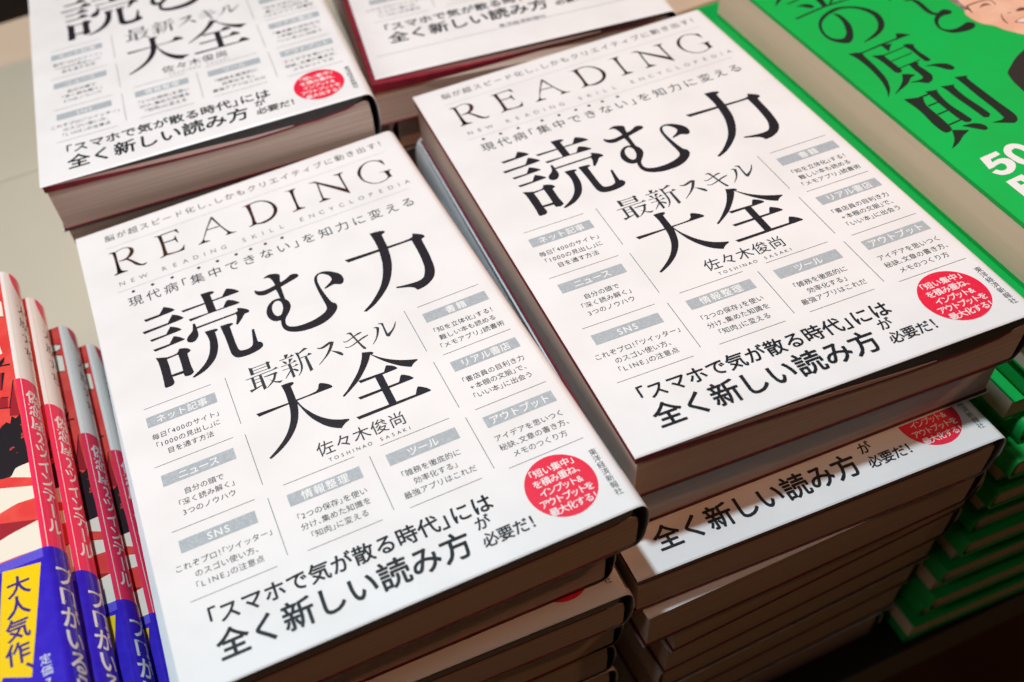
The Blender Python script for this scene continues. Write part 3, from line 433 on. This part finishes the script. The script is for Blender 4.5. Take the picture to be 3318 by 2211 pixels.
def ramp(tab, u):
    for (a, va), (c, vc) in zip(tab, tab[1:]):
        if u <= c: return va + (vc - va) * (u - a) / (c - a)
    return tab[-1][1]
STY = {   # thickness of inner cover plus black solid standing for gap shade, along the width, flap bulge, red endpaper thickness, left and front overhang of the block
    'even': ([(0, 4.9), (1, 4.9)], 0.0, [(0, 1.0), (1, 0.9)], 0.6, None),
    'mid': ([(0, 2.9), (1, 3.2)], 0.0, [(0, 0.8), (1, 0.7)], 0.6, None),
    'thin': ([(0, 0.55), (1, 0.9)], 0.0, [(0, 0.5), (1, 0.4)], 0.6, None),
    'open': ([(0, 0.3), (.1, 0.5), (.3, 1.3), (.5, 3.3), (.7, 5.9), (.85, 7.2), (.95, 6.3), (1, 4.2)], 2.0, [(0, 3.2), (.3, 2.0), (.6, 1.2), (1, 1.0)], 0.6, None),
    'half': ([(0, 0.3), (.15, 0.9), (.4, 2.6), (.65, 4.4), (.85, 4.8), (.95, 3.8), (1, 2.0)], 1.5, [(0, 2.8), (.3, 1.5), (.6, 1.0), (1, 0.8)], 0.6, None),
    'wide': ([(0, 0.3), (.3, 0.8), (.6, 1.5), (.9, 2.4), (1, 1.6)], 2.0, [(0, 4.2), (.25, 2.6), (.5, 1.3), (.75, 0.9), (1, 0.8)], -2.0, lambda x: max(0.0, 3.6 * (1 - x / 70.0))),
}
def white_book(label, T=26.6, style='even', printed=True, H=BH, group='stacked white jacketed books', badge=True):
    t = thing('white_book', label, 'book', group)
    W = BW; tk = 0.22; RS = 4.6
    btab, fl, rtab, ex, over = STY[style]
    sheet('jacket', profile(W, T, RS), profile(W, T, RS, inset=tk), 0, H, T, PAPER_W, t, ys=[0, 0.5, 1.2, H - 1.2, H - 0.5, H], lip=0.32)
    jk = t.children[0]
    uu = lambda x: min(1, max(0, x / (W - 6)))
    bo = lambda x: ramp(btab, uu(x))
    fv = lambda x: fl * math.sin(math.pi * min(1, max(0, x) / 98)) ** 0.8 if (fl and x < 98) else 0
    top = lambda x: tk + 0.18 + bo(x) + fv(x) + ramp(rtab, uu(x))
    xs = [0.6 + (W - 6.6) * i / 40 for i in range(41)]
    gp = {'even': 1.9, 'mid': 0.9}.get(style, 0.35)
    po = [(x, tk + gp) for x in xs] + [q for q in profile(W, T, RS, inset=tk + 0.06)[24:43]] + [(x, T - tk - 0.03) for x in reversed(xs)]
    pi = [(x, tk + max(gp + 0.02, 0.03 + bo(x))) for x in xs] + [q for q in profile(W, T, RS, inset=tk + 0.4)[24:43]] + [(x, T - tk - 0.5) for x in reversed(xs)]
    sheet('inner_cover_and_gap_shade', po, pi, 0.45, H - 0.45, T, BOARD_SHEEN if style in ('even', 'mid') else BOARD_GAP, t)  # on lifted covers this solid fills a gap that is only shade
    if fl:
        xf = [x for x in xs if x < 97.5]
        sheet('jacket_flap', [(x, tk + 0.06 + bo(x)) for x in xf], [(x, tk + 0.10 + bo(x) + fv(x)) for x in xf], 0.6, H - 0.3, T, FLAP, t)
    xr = ([ex] if ex < 0 else []) + [x for x in xs if x < W - 9]
    sheet('red_endpaper', [(x, tk + 0.13 + bo(x) + fv(x)) for x in xr], [(x, top(x) - 0.03) for x in xr], 0.65, H - 0.5, T, RED, t, front=over)
    sheet('red_endpaper', [(x, T - 1.25) for x in xr], [(x, T - 0.82) for x in xr], 0.65, H - 0.55, T, RED, t, front=over)
    # page block, its back rounded off towards the spine
    xp = [max(1.3, 0) if ex > 0 else ex + 0.3] + [x for x in xs if 2 < x < W - 8]
    ring = [(x, top(x)) for x in xp] + [(W - 5.0, top(W - 6.6)), (W - 3.4, top(W) + 1.2), (W - 2.9, T / 2), (W - 3.1, T - 2.0), (W - 4.0, T - 1.3)] + [(x, T - 1.3) for x in reversed(xp)]
    k = len(ring)
    vs = [V(x, y + (over(x) if over and y > 1 else 0), z, T) for y in (0.9, H - 0.8) for x, z in ring]
    fc = [tuple(range(k)), tuple(reversed(range(k, 2 * k)))] + [(i, (i + 1) % k, (i + 1) % k + k, i + k) for i in range(k)]
    link_mesh('page_block', vs, fc, PAGES, t)
    if printed: print_front(jk, T, badge, H)
    return t

TA, TB, TC = 22.2, 22.5, 22.5
# front left stack
a1 = white_book('white book on top of the front left stack, its whole cover in view', TA, 'even')
put(a1, 0, 0, 0, 0, TA)
blank = white_book('x', TA, 'thin', printed=False)          # plain copy used for the covered books
seenA = [('second book of the front left stack, set back under the top one', -4.0, -6.0, 0.016),
         ('third book down in the front left stack, tip of its red badge showing', 2.6, -1.8, 0.031),
         ('fourth book down in the front left stack', -3.0, -2.4, 0.004),
         ('fifth book down in the front left stack, half in shadow', -4.0, -3.4, 0.006),
         ('sixth book down in the front left stack, in deep shade', -2.0, -4.0, 0.008),
         ('seventh book down in the front left stack', -5.0, -3.2, 0.0),
         ('eighth book down in the front left stack', -3.0, -4.2, 0.01),
         ('ninth book down in the front left stack', -4.0, -3.0, 0.0),
         ('bottom book of the front left stack on the dark table', -3.0, -3.5, 0.0)]
a3 = copy_tree(a1)                                          # the third one down shows print on its jacket
first = True
for i, (lb, dx, dy, th) in enumerate(seenA):
    if i == 1: o = a3
    elif first: o = blank; first = False
    else: o = copy_tree(blank)
    o['label'] = lb
    put(o, dx, dy, th, TA * (i + 1), TA)

# front right stack
b1 = white_book('white book on top of the front right stack, beside the green books', TB, 'open')
put(b1, 140.5, -11.4, 0.0544, -2.9, TB)
b2 = white_book('white book third from the top of the front right stack, its slogan half in shadow', TB, 'mid')
put(b2, 134.0, 1.0, 0.0415, 42.1, TB)
bb = white_book('white book second from the top of the front right stack, spine turned to the left', TB, 'thin', printed=False)
put(bb, 139.3, -14.4, 0.041, 19.6, TB, flip=(BW, BH))
seenB = [('fourth book down in the front right stack, a sliver of lit jacket at its left', 129.5, 3.8, 0.0, 0),
         ('fifth book down in the front right stack', 137.5, 1.4, -0.03, 0),
         ('sixth book down in the front right stack', 138.0, -0.6, -0.025, 0),
         ('seventh book down in the front right stack', 138.0, -2.6, -0.025, 1),
         ('eighth book down in the front right stack', 138.6, -4.2, -0.025, 0),
         ('ninth book down in the front right stack, with a lit front edge', 137.0, -5.2, -0.02, 1),
         ('tenth book down in the front right stack', 134.0, -6.0, -0.01, 0)]
for i, (lb, x, y, th, fl) in enumerate(seenB):
    o = copy_tree(bb); o['label'] = lb if i < 6 else 'bottom book of the front right stack on the dark table'
    put(o, x, y, th, -2.9 + TB * (i + 3), TB, flip=(BW, BH) if fl else None)

# far left stack on the plinth
c1 = white_book('blurred white book on top of the far left stack, over the beige panel', TC, 'half')
put(c1, 10.9, -199.1, 0.0819, -18.1, TC)
cc = white_book('x', TC, 'thin', printed=False)
cc['label'] = 'second book down in the far left stack'; put(cc, 11.2, -201.6, 0.082, -18.1 + TC, TC)
o = copy_tree(cc); o['label'] = 'bottom book of the far left stack on the beige panel'; put(o, 12.0, -200.0, 0.083, -18.1 + 2 * TC, TC)

# far middle stack
HD = 205.2
d1 = white_book('white book at the top edge of the picture, red endpaper poking out under its flap', TC, 'wide', H=HD, badge=False)
put(d1, 166.1, -228.9, 0.1726, -6.0, 21.6)
d1.scale.z = 21.6 / TC; d1.location.z = (6.0 - 21.6) * MM
o = copy_tree(cc); o['label'] = 'second book of the far middle stack, spine curling out to the left in the gap'
put(o, 158.5, -213.0, 0.13, 15.6, TC, flip=(BW, BH)); o.scale.z = 16.8 / TC; o.location.z = -(15.6 + 16.8) * MM
o = copy_tree(cc); o['label'] = 'bottom book of the far middle stack, deep in the gap between the front stacks'
put(o, 163.0, -214.0, 0.14, 32.4, TC); o.scale.z = 16.8 / TC; o.location.z = -(32.4 + 16.8) * MM

# ------------------------------------------------------------------ green books
GW_, GH, GT = 148.0, 214.0, 11.2
def green_book(label, printed, GH=GH):
    t = thing('green_book', label, 'book', 'stacked green books')
    T = GT; W = GW_; H = GH
    jk = sheet('cover', profile(W, T, 3.2, e=3.0), profile(W, T, 3.2, e=3.0, inset=0.9), 0, H, T, GREEN, t)
    ring = [(0.05, 0.96), (W - 3.6, 0.96), (W - 3.2, T / 2), (W - 3.6, T - 0.96), (0.05, T - 0.96)]
    vs = [V(x, y, z, T) for y in (0.7, H - 0.7) for x, z in ring]; k = len(ring)
    fc = [tuple(range(k)), tuple(reversed(range(k, 2 * k)))] + [(i, (i + 1) % k, (i + 1) % k + k, i + k) for i in range(k)]
    link_mesh('page_block', vs, fc, PAGES_S, t)
    if printed:
        def pr(key, m_, nm, lift=0.06, n=3):
            p = Print(lift, T)
            for r in DATA[key]: p.poly(r, n)
            p.link(nm, m_, jk)
        pr('gink', GINK, 'title_lettering'); pr('gwhite', WHITE_INK, 'white_lettering', n=2)
        pr('suit', SUIT, 'printed_suit', 0.055); pr('skin', SKIN, 'printed_face', 0.07); pr('hair', HAIR, 'printed_hair', 0.09)
        pr('mouth', MOUTH, 'printed_mouth', 0.10); pr('teeth', TEETH, 'printed_teeth', 0.11); pr('line', LINE, 'printed_face_line', 0.115)
    return t
g1 = green_book('green book on top of the right hand stack with black brush title and portrait', True, 226.0)  # lengthened out of view so it shades the green books below
put(g1, 292.58, -27.0, 0.0612, 0.0, GT)
gp = green_book('x', False)
g1.scale.z = 20.4 / GT; g1.location.z = -20.4 * MM
GP = (TZ - 20.4) / 18
ords = ['second', 'third', 'fourth', 'fifth', 'sixth', 'seventh', 'eighth', 'ninth', 'tenth', 'eleventh', 'twelfth', 'thirteenth', 'fourteenth', 'fifteenth',
        'sixteenth', 'seventeenth', 'eighteenth', 'bottom']
# (front edge, left edge at the front, spine to the left)
rows = [(176, 273.5, 1), (178, 276, 0), (181, 277, 1), (180, 274, 0), (184.5, 279, 1), (190.5, 274, 1), (186, 279, 0), (189.5, 275, 1), (185, 280, 0), (187.5, 277, 1),
        (190.5, 274, 1), (187, 278, 0), (190, 272, 1), (188, 274, 0), (191.5, 272.5, 1), (189, 273, 1), (192, 270, 0), (190, 271.5, 1)]
for i, w_ in enumerate(ords):
    o = gp if i == 0 else copy_tree(gp)
    fy, lx, fl = rows[i]
    th = 0.0612 - 0.0018 * i
    o['label'] = (('%s book down in the green stack' % w_) if w_ != 'bottom' else 'bottom green book on the dark table') + (', rounded spine to the left' if fl else ', cream page edges to the left')
    put(o, lx + GH * math.sin(th), fy - GH * math.cos(th), th, 20.4 + GP * i, GP, flip=(GW_, GH) if fl else None)
    o.scale.z = GP / GT
    if i == 5:                                   # strip of paper band with orange lettering on its front edge
        bd = Print(0.05, GT); bd.poly([[(GW_ - 46, 3.2), (GW_ - 17, 3.2), (GW_ - 20, 8.6), (GW_ - 43, 8.6)]], 1)
        b_ = bd.link('paper_band', OBI_R, o)
        bd = Print(0.08, GT)
        for k, c in enumerate('広訳'): bd.glyph(c, 0.02, GW_ - 20 - 8 * k, 5.9, 5.6, rot=math.pi)
        bd.link('band_lettering', OBI_O, b_)

# ------------------------------------------------------------------ pink spined books
MT, MWD, MH = 13.5, 128.0, 182.0
LP, LO, CX = 55.1, 122.0, 112.0            # pink begins, band begins, where cover turns to spine
RS_ = 2.6
def pink_book(label):
    t = thing('pink_book', label, 'book', 'fanned pink spined books')
    T = MT; W = CX + RS_ + 1.2
    prof = profile(W, T, RS_ + 1.2, e=2.0, n=24)
    inn = profile(W, T, RS_ + 1.2, e=2.0, n=24, inset=0.3)
    n0 = 24
    jk = sheet('cover', prof, inn, 0, MH, T, [M_LWHITE, M_RED, M_WHITE, M_PINK], t,
               fm=lambda i, k: 1 if i < n0 or i > n0 + 23 else (2 if k == 0 else 3), ys=[0, LP, MH])
    for p in jk.data.polygons: p.use_smooth = False
    # page block
    v, fc = box(0.5, CX + 1.5, 0.5, MH - 0.5, 0.4, T - 0.4, T); link_mesh('page_block', v, fc, PAGES_S, t)
    # wrap: s = distance past the turn of the cover, measured round the spine
    arc = prof[n0:n0 + 25]; acc = [0.0]
    for a, b in zip(arc, arc[1:]): acc.append(acc[-1] + math.hypot(b[0] - a[0], b[1] - a[1]))
    def wrap(x, y, z):
        if x <= 0: return V(CX + x, y, -z, T)
        for i in range(len(arc) - 1):
            if x <= acc[i + 1] or i == len(arc) - 2:
                u = (x - acc[i]) / (acc[i + 1] - acc[i]); a, b = arc[i], arc[i + 1]
                nx, nz = (b[1] - a[1]), -(b[0] - a[0]); L = math.hypot(nx, nz)
                return V(a[0] + (b[0] - a[0]) * u + nx / L * z, y, a[1] + (b[1] - a[1]) * u + nz / L * z, T)
    def art(key, m_, nm, lift, n=1):
        p = Print(lift, T, wrap)
        for r in DATA[key]: p.poly([[(min(x, -0.02), y) for x, y in q] for q in r], n)
        p.link(nm, m_, jk)
    art('m_cream', M_CREAM, 'printed_cream', 0.03); art('m_dark', M_DARK, 'printed_dark_red', 0.045)
    art('m_blue', M_SIGN, 'printed_sign', 0.06); art('m_black', M_BLACK, 'printed_black', 0.07)
    S = acc[-1]
    p = Print(0.02, T, wrap)                       # red arc at the head of the spine
    pts = [(3.4 + 9.0 * (1 - math.cos(a * math.pi / 2 / 12)) , 0.0 + 12.5 * math.sin(a * math.pi / 2 / 12)) for a in range(13)]
    for i in range(12):
        (xa, ya), (xb, yb) = pts[i], pts[i + 1]
        p.poly([[(xa, 0.05), (xb, 0.05), (xb, yb), (xa, ya)]] if ya > 0.06 else [[(xa, 0.05), (xb, 0.05), (xb, yb)]], 1)
    p.link('spine_arc', M_PINK, jk)
    p = Print(0.05, T, wrap); p.vtext('大原ナち', 7.4, 14, 44, 6.0); p.link('author_lettering', INK_T, jk)
    p = Print(0.05, T, wrap); p.vtext('偽恋屋2ツインテール', 5.2, 60, 117, 6.0, 0.02); p.link('spine_lettering', M_LWHITE, jk)
    # blue paper band round the lower third
    op = profile(W + 0.25, T, RS_ + 1.4, e=2.0, n=24); op = [(x, z - 0.12 if z < T / 2 else z) for x, z in op]
    ip = profile(W + 0.05, T, RS_ + 1.25, e=2.0, n=24, inset=0.02); ip = [(x, z - 0.05 if z < T / 2 else z - 0.02) for x, z in ip]
    bd = sheet('paper_band', op, ip, LO, MH + 0.05, T, M_BLUE, t)
    p = Print(0.15, T, wrap); p.poly([[(-70, LO + 0.02), (-0.05, LO + 0.02), (-0.05, LO + 3.0), (-70, LO + 3.0)]], 1); p.link('pale_band_edge', M_LBLUE, bd)
    p = Print(0.16, T, wrap)
    for r in DATA['m_yellow']: p.poly(r, 1)
    p.link('yellow_panel', M_YEL, bd)
    p = Print(0.18, T, wrap)
    for c, x, y in (('大', -7.6, 131.0), ('人', -8.4, 137.0), ('気', -9.1, 143.6), ('作', -9.9, 150.4)): p.glyph(c, 0.02, x - 3.3, y, 6.6)
    p.glyph('、', 0.02, -8.6, 153.0, 6.6)
    p.link('band_lettering', M_NAVY, bd)
    p = Print(0.18, T, wrap); p.vtext('定価7', -3.4, 153.5, 163, 3.0); p.link('price_lettering', M_LWHITE, bd)
    p = Print(0.38, T, wrap); p.vtext('プロがいるらしい', 5.3, 128.0, 181, 7.2, 0.02); p.link('band_spine_lettering', M_LWHITE, bd)
    return t
m1 = pink_book('topmost of the four fanned pink spined books, yellow lettered panel on its blue band')
poses = [(-27.5, 9.8), (-24.0, 11.6), (-17.8, 17.0), (-12.4, 17.0)]
lab = [None, 'second of the four fanned pink spined books, just right of the topmost one', 'third of the four fanned pink spined books, with the widest red cover strip',
       'lowest of the four fanned pink spined books, tucked against the white cover']
for i, (x, y) in enumerate(poses):
    o = m1 if i == 0 else copy_tree(m1)
    if i: o['label'] = lab[i]
    th = -0.0091
    put(o, x - CX * math.cos(th), y - CX * math.sin(th), th, -4.6 + MT * i, MT)
